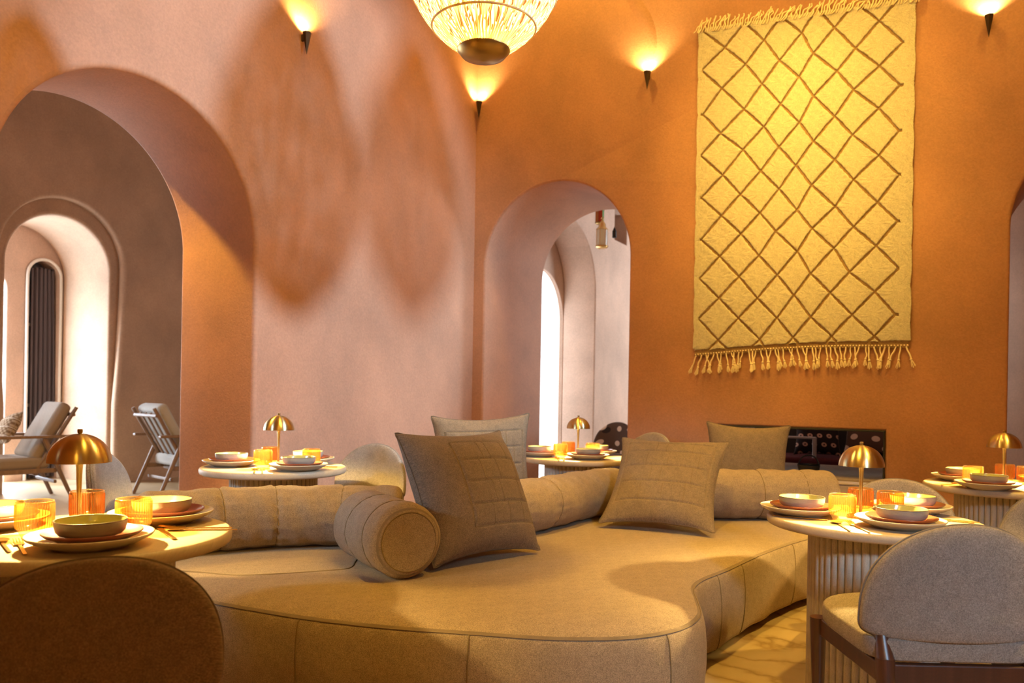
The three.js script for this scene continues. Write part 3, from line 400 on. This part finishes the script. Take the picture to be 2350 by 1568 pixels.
cutlery('fork', TB.d, [-0.240, 0.120], -0.400, 'gold fork on ' + nm.d); cutlery('knife', TB.d, [0.120, 0.270], 1.200, 'gold knife on ' + nm.d);
cutlery('spoon', TB.e, [-0.105, 0.235], 0.371, 'gold spoon beside the fork on ' + nm.e); cutlery('fork', TB.e, [-0.050, 0.240], 0.435, 'gold fork beside the front plate on ' + nm.e);
cutlery('knife', TB.e, [-0.235, 0.180], 1.548, 'gold knife before the sofa-side plate on ' + nm.e); cutlery('spoon', TB.e, [0.200, -0.135], 1.455, 'gold spoon beyond the front plate on ' + nm.e); cutlery('knife', TB.e, [0.260, -0.095], 1.400, 'gold knife beyond the front plate on ' + nm.e);

// ---------------------------------------------------------------- wall rug
{
  const X0 = 2.122, X1 = 3.682, t = thing('wall_rug', [0, 0, 0.012]); tag(t, 'cream wool rug with brown diamond lines and tassels, hung on the wall above the niche', 'rug');
  const yTop = (x) => 4.19 - 0.066 * (x - X0), yBot = (x) => { const u = (x - X0) / (X1 - X0); return 1.525 + 0.055 * Math.sin(Math.min(1, u * 1.1 + 0.02) * Math.PI * 0.62) + 0.004 * u; };
  const backing = grid(24, 30, (u, v) => { const x = X0 + 0.006 + u * (X1 - X0 - 0.012); return [x, yBot(x) + v * (yTop(x) - yBot(x)), 0.010]; }, false, (u, v, p) => [p[0], p[1]]), back2 = grid(24, 30, (u, v) => { const x = X1 - 0.006 - u * (X1 - X0 - 0.012); return [x, yBot(x) + v * (yTop(x) - yBot(x)), -0.004]; });
  part(t, 'backing', merge([backing, back2]), M.rugBase, 'brown woven ground');
  const jit = (i, j, k) => { const s = Math.sin(i * 127.1 + j * 311.7 + k * 74.7) * 43758.5453; return (s - Math.floor(s) - 0.5); };
  const Bx = [2.155, 2.485, 2.76, 3.01, 3.285, 3.60], Ax = [2.32, 2.63, 2.9, 3.16, 3.445];
  const rowA = (i) => 1.665 + (i === 0 ? 0 : 0.32 + (i - 1) * 0.3315), slope = (x) => -0.035 * (x - 2.9);
  const node = (c, i) => { const A = c % 2, x = A ? Ax[(c - 1) / 2] : Bx[c / 2], y = A ? rowA(i) : (rowA(i) + rowA(i + 1)) / 2; return [x + 0.03 * jit(c, i, 1), y + (i > 5 ? slope(x) : 0) + 0.024 * jit(c, i, 2)]; };   // c 0..10
  const clip = (poly, inside, cut) => { const o = []; for (let i = 0; i < poly.length; i++) { const a = poly[i], b = poly[(i + 1) % poly.length], ia = inside(a), ib = inside(b); if (ia) o.push(a); if (ia !== ib) o.push(cut(a, b)); } return o; };
  const lim = (poly) => { const cx = (x, s) => [(p) => s * (p[0] - x) > 0, (a, b) => { const k = (x - a[0]) / (b[0] - a[0]); return [x, a[1] + k * (b[1] - a[1])]; }], cy = (f, s) => [(p) => s * (p[1] - f(p[0])) > 0, (a, b) => { const ga = a[1] - f(a[0]), gb = b[1] - f(b[0]), k = ga / (ga - gb); return [a[0] + k * (b[0] - a[0]), a[1] + k * (b[1] - a[1])]; }]; for (const [i, c] of [cx(X0 + 0.001, 1), cx(X1 - 0.001, -1), cy((x) => yBot(x) + 0.042, 1), cy((x) => yTop(x) - 0.002, -1)]) poly = clip(poly, i, c); return poly; };
  const pile = (poly, sd) => {
    let area = 0, cx = 0, cy = 0; poly.forEach((p, i) => { const q = poly[(i + 1) % poly.length], w = p[0] * q[1] - q[0] * p[1]; area += w; cx += (p[0] + q[0]) * w; cy += (p[1] + q[1]) * w; });
    if (Math.abs(area) < 0.003) return null; cx /= 3 * area; cy /= 3 * area; if (area < 0) poly = poly.slice().reverse();
    const per = []; poly.forEach((p, i) => { const q = poly[(i + 1) % poly.length], n = Math.max(3, Math.round(Math.hypot(q[0] - p[0], q[1] - p[1]) / 0.0125)); for (let k = 0; k < n; k++) per.push([p[0] + (q[0] - p[0]) * k / n, p[1] + (q[1] - p[1]) * k / n]); });
    const n = per.length, gap = 0.0095;
    return grid(n, 9, (u, v) => { const i = Math.round(u * n) % n, k = Math.round(v * 9), d = V(per[i][0] - cx, per[i][1] - cy, 0), L = d.length(), e = Math.max(L - gap + 0.006 * jit(i, sd, 3), 0.005), s = [1, 1, 0.99, 0.97, 0.93, 0.8, 0.62, 0.42, 0.22, 0.001][k], h = [0, 0.006, 0.0105, 0.013, 0.014, 0.0145, 0.015, 0.015, 0.015, 0.015][k]; return [cx + d.x / L * e * s, cy + d.y / L * e * s, 0.008 + h + (k ? 0.004 * jit(i, sd + k, 5) * Math.min(1, s * 2) * (s > 0.3 ? 1 : 0) : 0)]; }, true, (u, v, p) => [p[0], p[1]]);
  };
  let sd = 1; const add = (poly) => { const c = lim(poly); if (c.length > 2) { const g = pile(c, sd++); if (g) part(t, 'pile_diamond', g, M.wool); } };
  for (let i = -1; i < 9; i++) for (let c = 1; c < 10; c++) {
    if (c % 2) add([node(c, i), node(c + 1, i), node(c, i + 1), node(c - 1, i)]);
    else add([node(c, i - 1), node(c + 1, i), node(c, i), node(c - 1, i)]);
  }
  for (let i = -1; i < 9; i++) { add([[X0 - 0.02, node(0, i)[1]], node(0, i), node(1, i + 1), node(0, i + 1), [X0 - 0.02, node(0, i + 1)[1]]]); add([[X1 + 0.02, node(10, i)[1]], [X1 + 0.02, node(10, i + 1)[1]], node(10, i + 1), node(9, i + 1), node(10, i)]); }
  for (let k = 0; k < 9; k++) for (const [a, b] of [[X0 - 0.0085, X0 + 0.034], [X1 - 0.078, X1 + 0.0085]]) { const y0 = 1.58 + k * 0.29; const c = clip(clip([[a, y0], [b, y0], [b, y0 + 0.32], [a, y0 + 0.32]], (p) => p[1] < yTop(p[0]) - 0.002, (p, q) => { const gp = p[1] - yTop(p[0]) + 0.002, gq = q[1] - yTop(q[0]) + 0.002, h = gp / (gp - gq); return [p[0] + (q[0] - p[0]) * h, p[1] + (q[1] - p[1]) * h]; }), (p) => p[1] > yBot(p[0]) + 0.042, (p, q) => { const gp = p[1] - yBot(p[0]) - 0.042, gq = q[1] - yBot(q[0]) - 0.042, h = gp / (gp - gq); return [p[0] + (q[0] - p[0]) * h, p[1] + (q[1] - p[1]) * h]; }); if (c.length > 2) { const g = pile(c, sd++); if (g) part(t, 'pile_border', g, M.wool); } }
  // knotted band and tassels
  const knots = []; for (let k = 0; k < 74; k++) { const x = X0 + 0.014 + k * (X1 - X0 - 0.028) / 73; knots.push(new THREE.SphereGeometry(0.0062, 6, 5).translate(x, yBot(x) + 0.017, 0.016)); }
  const kn = part(t, 'knotted_band', merge(knots), M.cord); kn.userData.kind = 'stuff';
  const tas = [0, 1, 2, 3].map((k) => { const w = [0.006, -0.01, 0.014, -0.004][k], f = []; for (let s = 0; s < 7; s++) { const a = s / 7 * 6.28; f.push(tube([[w, -0.088, 0.004], [w + 0.006 * Math.cos(a), -0.105, 0.004 + 0.005 * Math.sin(a)], [w * 1.3 + 0.013 * Math.cos(a), -0.138 - 0.006 * (s % 3), 0.006 + 0.009 * Math.sin(a)]], 0.0024, 5, 5)); } return merge([tube([[0, 0.004, 0], [w * 0.3, -0.03, 0.002], [w * 1.2, -0.06, 0.004], [w, -0.088, 0.004]], 0.0052, 10, 6), new THREE.SphereGeometry(0.0085, 8, 6).translate(w, -0.09, 0.004), ...f]); });
  for (let k = 0; k < 46; k++) { const x = X0 + 0.008 + (k + 0.5 + 0.5 * jit(k, 9, 1)) * (X1 - X0 - 0.016) / 46, m = part(t, 'tassel', tas[(k * 5 + (k >> 2)) % 4], M.cord); m.position.set(x, yBot(x) + 0.006, 0.010); m.rotation.z = 0.5 * jit(k, 4, 2) + (k === 0 ? -0.5 : k === 45 ? 0.5 : 0); m.scale.setScalar(1 + 0.25 * jit(k, 2, 7)); }
  const curl = [0, 1, 2].map((k) => tube([[0, -0.03, 0.03], [0.012, 0.0, 0.034], [0.004 + 0.012 * k, 0.04, 0.03], [0.03 - 0.006 * k, 0.075, 0.02], [0.022 + 0.01 * k, 0.105, 0.014]], 0.0058, 14, 6));
  for (let k = 0; k < 84; k++) { const x = X0 - 0.03 + k * (X1 - X0 + 0.05) / 83, m = part(t, 'tassel', curl[(k * 7 + (k >> 1)) % 3], M.cord); m.position.set(x, yTop(x) - 0.018, -0.004); m.rotation.z = -0.25 + 0.7 * jit(k, 3, 3); m.scale.setScalar(0.85 + 0.3 * jit(k, 6, 1)); }
}
// ---------------------------------------------------------------- wall sconces: narrow folded cones throwing light up the wall
function sconce(pos, turn, label) {
  const t = thing('wall_sconce', pos, turn); tag(t, label, 'wall light', 'cone wall lights');
  const body = new THREE.CylinderGeometry(0.031, 0.0015, 0.15, 6, 1, true).translate(0, -0.075, 0); part(t, 'cone', toCreasedNormals(mergeVertices(body), 0.3), M.bronze);
  part(t, 'bracket', box(0.016, 0.05, 0.034, 0, -0.03, -0.03), M.bronze); part(t, 'bulb', new THREE.SphereGeometry(0.016, 16, 12).translate(0, -0.006, 0), M.bulb);
  const s = new THREE.SpotLight(LAMP, LIGHT.sconce * 4, 0, 1.12, 0.55); s.position.set(0, -0.004, 0); s.target.position.set(0, 1, -0.05); s.shadow.radius = 0.5; s.castShadow = true; t.add(s, s.target);
  return t;
}
sconce([0.047, 3.655, 2.29], Math.PI / 2, 'dark cone wall light high on the wall above the large archway');
sconce([0.06, 3.925, 0.06], Math.PI / 4, 'dark cone wall light in the room corner below the woven pendant');
sconce([1.695, 3.91, 0.047], 0, 'dark cone wall light between the narrow archway and the rug');
sconce([4.132, 3.845, 0.047], 0, 'dark cone wall light on the far side of the rug from the narrow archway');
// ---------------------------------------------------------------- woven pendants
const eggR = (v) => 0.335 * Math.pow(Math.sin(Math.PI * Math.pow(v, 0.80)), 0.80) * (1 - 0.13 * v) ;   // v from the bottom 0 to the top 1
function pendantShade(Hh, v0, v1) {
  const strips = [], n = 74;
  for (let k = 0; k < n; k++) for (const s of [-1, 1]) {
    const a0 = k / n * 2 * Math.PI + (s > 0 ? 0 : Math.PI / n), m = 30, off = (k * 37 % 11) * 0.004, lean = s * (0.5 + 0.14 * Math.sin(k * 2.3)), pos = [], idx = [], w = 0.0043;
    for (let i = 0; i <= m; i++) { const v = v0 + (v1 - v0) * i / m, a = a0 + lean * (v - v0) + 0.03 * Math.sin(i * 1.9 + k), r = eggR(v) + s * 0.002, y = v * Hh, c = Math.cos(a), q = Math.sin(a), W = w * (0.5 + 0.5 * Math.min(1, r / 0.3)) / r; for (const d of [-1, 1]) pos.push(Math.cos(a + d * W) * r, y, Math.sin(a + d * W) * r); if (i) { const b = i * 2; idx.push(b - 2, b, b - 1, b - 1, b, b + 1); } }
    const g = new THREE.BufferGeometry(); g.setAttribute('position', new THREE.Float32BufferAttribute(pos, 3)); g.setIndex(idx); g.computeVertexNormals(); strips.push(g);
  }
  return mergeGeometries(strips);
}
const PH = 1.08, pv0 = 0.035, pv1 = 0.93, shadeGeo = pendantShade(PH, pv0, pv1);
const hoop = (v, r = 0.005) => new THREE.TorusGeometry(eggR(v), r, 6, 72).rotateX(Math.PI / 2).translate(0, v * PH, 0);
function pendant(pos, label, scale = 1, power = 1, hue = WARM) {      // pos: the middle of the bottom cap
  const t = thing('pendant_lamp', pos); tag(t, label, 'pendant lamp', 'woven egg-shaped pendants');
  const sh = part(t, 'woven_shade', shadeGeo, M.rattan); sh.userData.kind = 'stuff';
  for (const v of [0.115, 0.22, 0.48, 0.74, pv1]) part(t, 'hoop', hoop(v, v > 0.9 ? 0.008 : 0.0045), M.rattan);
  const rb = eggR(pv0); part(t, 'bottom_cap', lathe([[0, -0.006], [rb * 0.5, 0.0], [rb * 0.85, 0.014], [rb + 0.004, 0.036], [rb + 0.004, 0.041], [rb - 0.004, 0.041], [0, 0.036]], 48), M.darkBrass, 'brass bottom cap');
  part(t, 'top_cap', lathe([[0, PH * pv1 + 0.05], [0.03, PH * pv1 + 0.045], [0.05, PH * pv1 + 0.02], [eggR(pv1), PH * pv1], [0, PH * pv1 - 0.004]], 32), M.darkBrass);
  part(t, 'cord', new THREE.CylinderGeometry(0.005, 0.005, (H - pos[1]) / scale - PH * pv1 - 0.04, 8).translate(0, PH * pv1 + 0.04 + ((H - pos[1]) / scale - PH * pv1 - 0.04) / 2, 0), M.black);
  part(t, 'bulb', new THREE.SphereGeometry(0.05, 20, 14).translate(0, 0.30, 0), M.bulb);
  const l = new THREE.PointLight(hue, LIGHT.pendant * power); l.position.set(0, 0.30, 0); l.shadow.radius = 2.4; l.castShadow = true; t.add(l); t.scale.setScalar(scale); return t;
}
pendant([2.35, 2.475, 3.73], 'glowing woven egg-shaped pendant with a brass cap, hanging above the sofa', 1, 2.0, new THREE.Color(1, 0.70, 0.22));
pendant([3.6, 3.03, 2.44], 'woven egg-shaped pendant hanging above the picture, casting a shadow on the wall by the archway', 1.3, 0.8);
pendant([4.77, 3.5, 1.83], 'woven egg-shaped pendant hanging above the picture, casting a shadow near the room corner', 1.06, 0.5);
pendant([5.2, 2.7, 8.2], 'woven egg-shaped pendant hanging behind the viewer', 1, 2.3);
// wide ceiling washers close to the walls
for (const [x, z, tx, tz, k, what] of [[1.0, 0.95, 1.0, 0, 1, 'close to the wall above the narrow archway'], [2.9, 0.95, 2.9, 0, 0.8, 'close to the wall above the rug'], [4.7, 0.95, 4.7, 0, 0.6, 'close to the wall beyond the rug'], [0.95, 2.6, 0, 2.6, 0.3, 'close to the wall above the large archway']]) {
  const t = thing('ceiling_spot', [x, H, z]); tag(t, 'small brass ceiling spotlight ' + what, 'spotlight', 'ceiling spotlights');
  part(t, 'can', lathe([[0.045, -0.14], [0.05, -0.14], [0.05, 0], [0, 0]], 24), M.darkBrass); part(t, 'bulb', new THREE.SphereGeometry(0.03, 12, 10).translate(0, -0.15, 0), M.bulb);
  const s = new THREE.SpotLight(WARM, LIGHT.top * k, 0, 0.95, 1); s.position.set(0, -0.15, 0); s.target.position.set(tx - x, -1.9, tz - z); s.shadow.radius = 4; s.castShadow = true; t.add(s, s.target);
}
// ceiling wall-washers over the rug
for (const [x, z, tx, ty] of [[2.5, 2.5, 2.65, 2.95], [3.4, 2.5, 3.15, 2.95]]) {
  const t = thing('ceiling_spot', [x, H, z]); tag(t, 'small brass ceiling spotlight washing the rug wall, ' + (x < 3 ? 'the one towards the narrow archway' : 'the one away from the archways'), 'spotlight', 'ceiling spotlights');
  part(t, 'can', lathe([[0.045, -0.14], [0.05, -0.14], [0.05, 0], [0, 0]], 24), M.darkBrass); part(t, 'bulb', new THREE.SphereGeometry(0.03, 12, 10).translate(0, -0.15, 0), M.bulb);
  const s = new THREE.SpotLight(WARM, LIGHT.wash, 0, 0.29, 1); s.position.set(0, -0.15, 0); s.target.position.set(tx - x, ty - H, -z); s.shadow.radius = 4; s.castShadow = true; t.add(s, s.target);
}
for (const [x, z, tx, tz, a, k, what] of [[5.6, 3.4, 3.5, 2.1, 0.46, 1.2, 'lighting the floor beside the sofa'], [2.9, 4.4, 2.3, 2.7, 0.5, 0.9, 'lighting the sofa seat']]) {
  const t = thing('ceiling_spot', [x, H, z]); tag(t, 'small brass ceiling spotlight ' + what, 'spotlight', 'ceiling spotlights');
  part(t, 'can', lathe([[0.045, -0.14], [0.05, -0.14], [0.05, 0], [0, 0]], 24), M.darkBrass); part(t, 'bulb', new THREE.SphereGeometry(0.03, 12, 10).translate(0, -0.15, 0), M.bulb);
  const s = new THREE.SpotLight(WARM, LIGHT.down * k, 0, a, 0.9); s.position.set(0, -0.15, 0); s.target.position.set(tx - x, -H, tz - z); s.shadow.radius = 5; s.castShadow = true; t.add(s, s.target);
}
{ const t = thing('ceiling_spot', [-1.15, 5.2, 3.35]); tag(t, 'brass ceiling spotlight in the hall just inside the large archway', 'spotlight');
  part(t, 'rod', new THREE.CylinderGeometry(0.01, 0.01, 1.6, 8).translate(0, -0.8, 0), M.darkBrass); part(t, 'can', lathe([[0.045, -1.74], [0.05, -1.74], [0.05, -1.6], [0, -1.6]], 24), M.darkBrass); part(t, 'bulb', new THREE.SphereGeometry(0.03, 12, 10).translate(0, -1.75, 0), M.bulb);
  const s = new THREE.SpotLight(WARM, LIGHT.hallSpot, 0, 1.3, 0.6); s.position.set(0, -1.75, 0); s.target.position.set(0.1, -5, 0.1); s.shadow.radius = 2; s.castShadow = true; t.add(s, s.target); }

// ---------------------------------------------------------------- wall niche and what shows in it
{
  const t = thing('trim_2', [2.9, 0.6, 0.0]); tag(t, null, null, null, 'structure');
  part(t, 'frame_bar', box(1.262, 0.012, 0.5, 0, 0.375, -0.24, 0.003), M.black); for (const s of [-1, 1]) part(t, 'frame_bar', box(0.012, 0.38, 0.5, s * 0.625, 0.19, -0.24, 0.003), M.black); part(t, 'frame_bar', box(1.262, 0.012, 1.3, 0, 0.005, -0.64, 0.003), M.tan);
  const s = thing('niche_shelf', [3.1, 0.515, 0.09]); tag(s, 'low stone ledge under the dark wall niche', 'ledge'); part(s, 'slab', box(0.95, 0.07, 0.2, 0, 0.035, 0, 0.006), M.stone); part(s, 'lip', box(0.96, 0.012, 0.21, 0, 0.078, 0, 0.004), M.stone); part(s, 'foot', box(0.9, 0.5, 0.16, 0, -0.26, 0, 0.006), M.black);
  const k = thing('basket', [2.98, 0.612, -0.22]); tag(k, 'small dark basket with a curved handle inside the wall niche', 'basket'); part(k, 'body', lathe([[0, 0], [0.07, 0], [0.085, 0.07], [0.083, 0.08], [0.066, 0.012], [0, 0.01]], 20), M.black); part(k, 'handle', tube([[-0.08, 0.07, 0], [-0.05, 0.13, 0], [0, 0.15, 0], [0.05, 0.13, 0], [0.08, 0.07, 0]], 0.006, 20, 6), M.black);
  const b = thing('bench', [3.0, 0, -1.8]); tag(b, 'burgundy padded bench beyond the wall niche', 'bench'); part(b, 'seat', box(1.7, 0.13, 0.62, 0, 0.585, -0.02, 0.04), M.burgundy); part(b, 'base', box(1.6, 0.52, 0.42, 0, 0.26, 0, 0.01), M.black); part(b, 'back', box(1.7, 0.6, 0.1, 0, 0.9, -0.40, 0.04), M.black); part(b, 'arm', merge([box(0.34, 0.022, 0.05, -0.32, 0.835, 0.24, 0.008), box(0.035, 0.2, 0.05, -0.165, 0.74, 0.24, 0.008)]), M.arm);
  const p1 = pillow('daisy-patterned dark cushion on the burgundy bench beyond the niche', 0.42, 0.16, null, M.daisy); setPillow(p1, [2.835, 0.868, -1.74], 0.12, -0.25);
  const p2 = pillow('dark cushion with pale blotches on the burgundy bench beyond the niche', 0.46, 0.16, null, M.dotty); setPillow(p2, [3.295, 0.886, -1.80], -0.1, -0.25);
}
// ---------------------------------------------------------------- hall: two lounge chairs, a curtain
function loungeChair(label, pos, turn, cushions) {     // faces +z
  const t = thing('lounge_chair', pos, turn); tag(t, label, 'armchair', 'wooden lounge chairs in the hall');
  for (const s of [-1, 1]) {
    part(t, 'leg', bar([s * 0.32, 0, 0.36], [s * 0.31, 0.66, 0.26], 0.02, 0.027, 12), M.teak); part(t, 'leg', bar([s * 0.32, 0, -0.46], [s * 0.31, 0.66, -0.18], 0.02, 0.027, 12), M.teak);
    part(t, 'armrest', box(0.07, 0.03, 0.86, s * 0.325, 0.675, -0.03, 0.012), M.teak); part(t, 'side_rail', box(0.03, 0.05, 0.66, s * 0.29, 0.32, 0.02, 0.01), M.teak);
    part(t, 'back_post', bar([s * 0.26, 0.28, -0.1], [s * 0.27, 0.98, -0.5], 0.022, 0.02, 12), M.teak);
  }
  for (const k of [-1, 0, 1]) part(t, 'back_slat', bar([k * 0.125, 0.3, -0.12], [k * 0.13, 0.93, -0.475], 0.016, 0.016, 10, 0.7), M.teak);
  part(t, 'top_rail', bar([-0.28, 0.90, -0.47], [0.28, 0.90, -0.47], 0.02, 0.02, 12), M.teak); part(t, 'low_rail', bar([-0.28, 0.29, -0.12], [0.28, 0.29, -0.12], 0.02, 0.02, 12), M.teak); part(t, 'front_rail', box(0.58, 0.05, 0.03, 0, 0.32, 0.31, 0.01), M.teak); part(t, 'stretcher', box(0.58, 0.035, 0.03, 0, 0.2, -0.3, 0.01), M.teak);
  part(t, 'seat_cushion', box(0.56, 0.13, 0.6, 0, 0.40, 0.05, 0.045), cushions); const bk = part(t, 'back_cushion', box(0.54, 0.66, 0.13, 0, 0.33, 0, 0.05), cushions); bk.position.set(0, 0.44, -0.10); bk.rotation.x = -0.50;
  return t;
}
loungeChair('wooden lounge chair with tan cushions by the curtained window, cut by the picture edge', [-4.62, 0, 1.62], face(-0.22, 0.97), M.tan);
{ const p = pillow('small checked woven pillow on the lounge chair by the curtained window', 0.38, 0.15, null, M.basketweave); setPillow(p, [-4.70, 0.74, 1.66], face(-0.22, 0.97), -0.5, 0.2); }
loungeChair('wooden lounge chair with white cushions seen from its slatted back, half hidden by the archway', [-3.70, 0, 0.22], face(0.22, -0.97), M.white);
{
  const w = new THREE.Group(); w.name = 'window_8'; w.userData.kind = 'structure'; w.position.set(-6.57, 0, 0.37); scene.add(w);
  part(w, 'pane', box(0.012, 2.85, 0.44, 0, 1.42, 0, 0.002), M.dusk); const fr = []; for (const k of [-1, 1]) fr.push(box(0.04, 2.8, 0.03, 0.02, 1.4, k * 0.2)); fr.push(box(0.04, 0.04, 0.42, 0.02, 0.95, 0), box(0.04, 0.04, 0.42, 0.02, 2.0, 0)); { const pts = [[0.285, 0, 0.215], [0.285, 1.3, 0.215]]; for (let i = 0; i <= 16; i++) { const a = i / 16 * Math.PI; pts.push([0.285, 2.62 + 0.215 * Math.sin(a), 0.215 * Math.cos(a)]); } pts.push([0.285, 1.3, -0.215], [0.285, 0, -0.215]); fr.push(tube(pts, 0.02, 120, 8)); } part(w, 'window_frame', merge(fr), M.sash);
  const t = thing('curtain', [-6.40, 0, 0.36]); tag(t, 'dark grey curtain hanging in the tall arched window of the hall', 'curtain');
  part(t, 'cloth', grid(90, 24, (u, v) => { const z = -0.21 + u * 0.33, y = 0.02 + v * 2.72 - 0.12 * Math.pow(Math.max(0, u - 0.55), 2), k = 0.018 + 0.014 * (1 - v); return [k * Math.sin(u * 34 + 0.6 * Math.sin(v * 3)) + 0.008 * Math.sin(u * 71), y, z * (1 - 0.2 * v * (1 - u))]; }, false), M.curtain);
  part(t, 'rod', bar([0, 2.73, -0.2], [0, 2.73, 0.2], 0.008, 0.008, 8), M.black);
}
// ---------------------------------------------------------------- lanterns in the room beyond
function lantern(pos, s, label, metal, pane, k) {
  const t = thing('hanging_lantern', pos); tag(t, label, 'lantern', 'lanterns beyond the narrow archway'); t.scale.setScalar(s);
  part(t, 'roof', lathe([[0.085, 0.25], [0.07, 0.27], [0.05, 0.29], [0.045, 0.33], [0.025, 0.36], [0.012, 0.38], [0, 0.39]], 6), metal);
  part(t, 'foot', lathe([[0, 0], [0.06, 0], [0.085, 0.02], [0.085, 0.04], [0, 0.04]], 6), metal);
  for (let i = 0; i < 6; i++) { const a = i / 6 * 2 * Math.PI, b = (i + 1) / 6 * 2 * Math.PI, r = 0.074; part(t, 'bar', bar([r * Math.sin(a), 0.03, r * Math.cos(a)], [r * Math.sin(a), 0.26, r * Math.cos(a)], 0.004, 0.004, 6), metal); const m = (a + b) / 2; part(t, 'pane', box(0.07, 0.21, 0.003, 0, 0.145, 0, 0.001).translate(0, 0, 0.063).rotateY(m), Array.isArray(pane) ? pane[i % pane.length] : pane); }
  part(t, 'chain', new THREE.CylinderGeometry(0.003, 0.003, (4.6 - pos[1]) / s - 0.38, 6).translate(0, 0.38 + ((4.6 - pos[1]) / s - 0.38) / 2, 0), M.darkBrass);
  part(t, 'ring', new THREE.TorusGeometry(0.018, 0.004, 6, 16).translate(0, 0.4, 0), metal);
}
const pane = (r, g, b) => new THREE.MeshPhysicalMaterial({ color: lin(r, g, b), roughness: 0.8, transmission: 0.25, thickness: 0 });
lantern([0.585, 2.815, -1.70], 0.82, 'white-paned brass lantern hanging lower in the room beyond the narrow archway', M.gold, pane(0.9, 0.93, 0.9));
lantern([0.52, 3.10, -1.78], 0.62, 'small red and green paned lantern hanging above the white-paned one', M.darkBrass, [pane(0.6, 0.08, 0.03), pane(0.12, 0.45, 0.12), pane(0.6, 0.2, 0.03)]);
lantern([0.71, 2.93, -1.75], 0.3, 'tiny dark lantern hanging beside the white-paned lantern', M.black, M.black);
renderer.render(scene, camera);
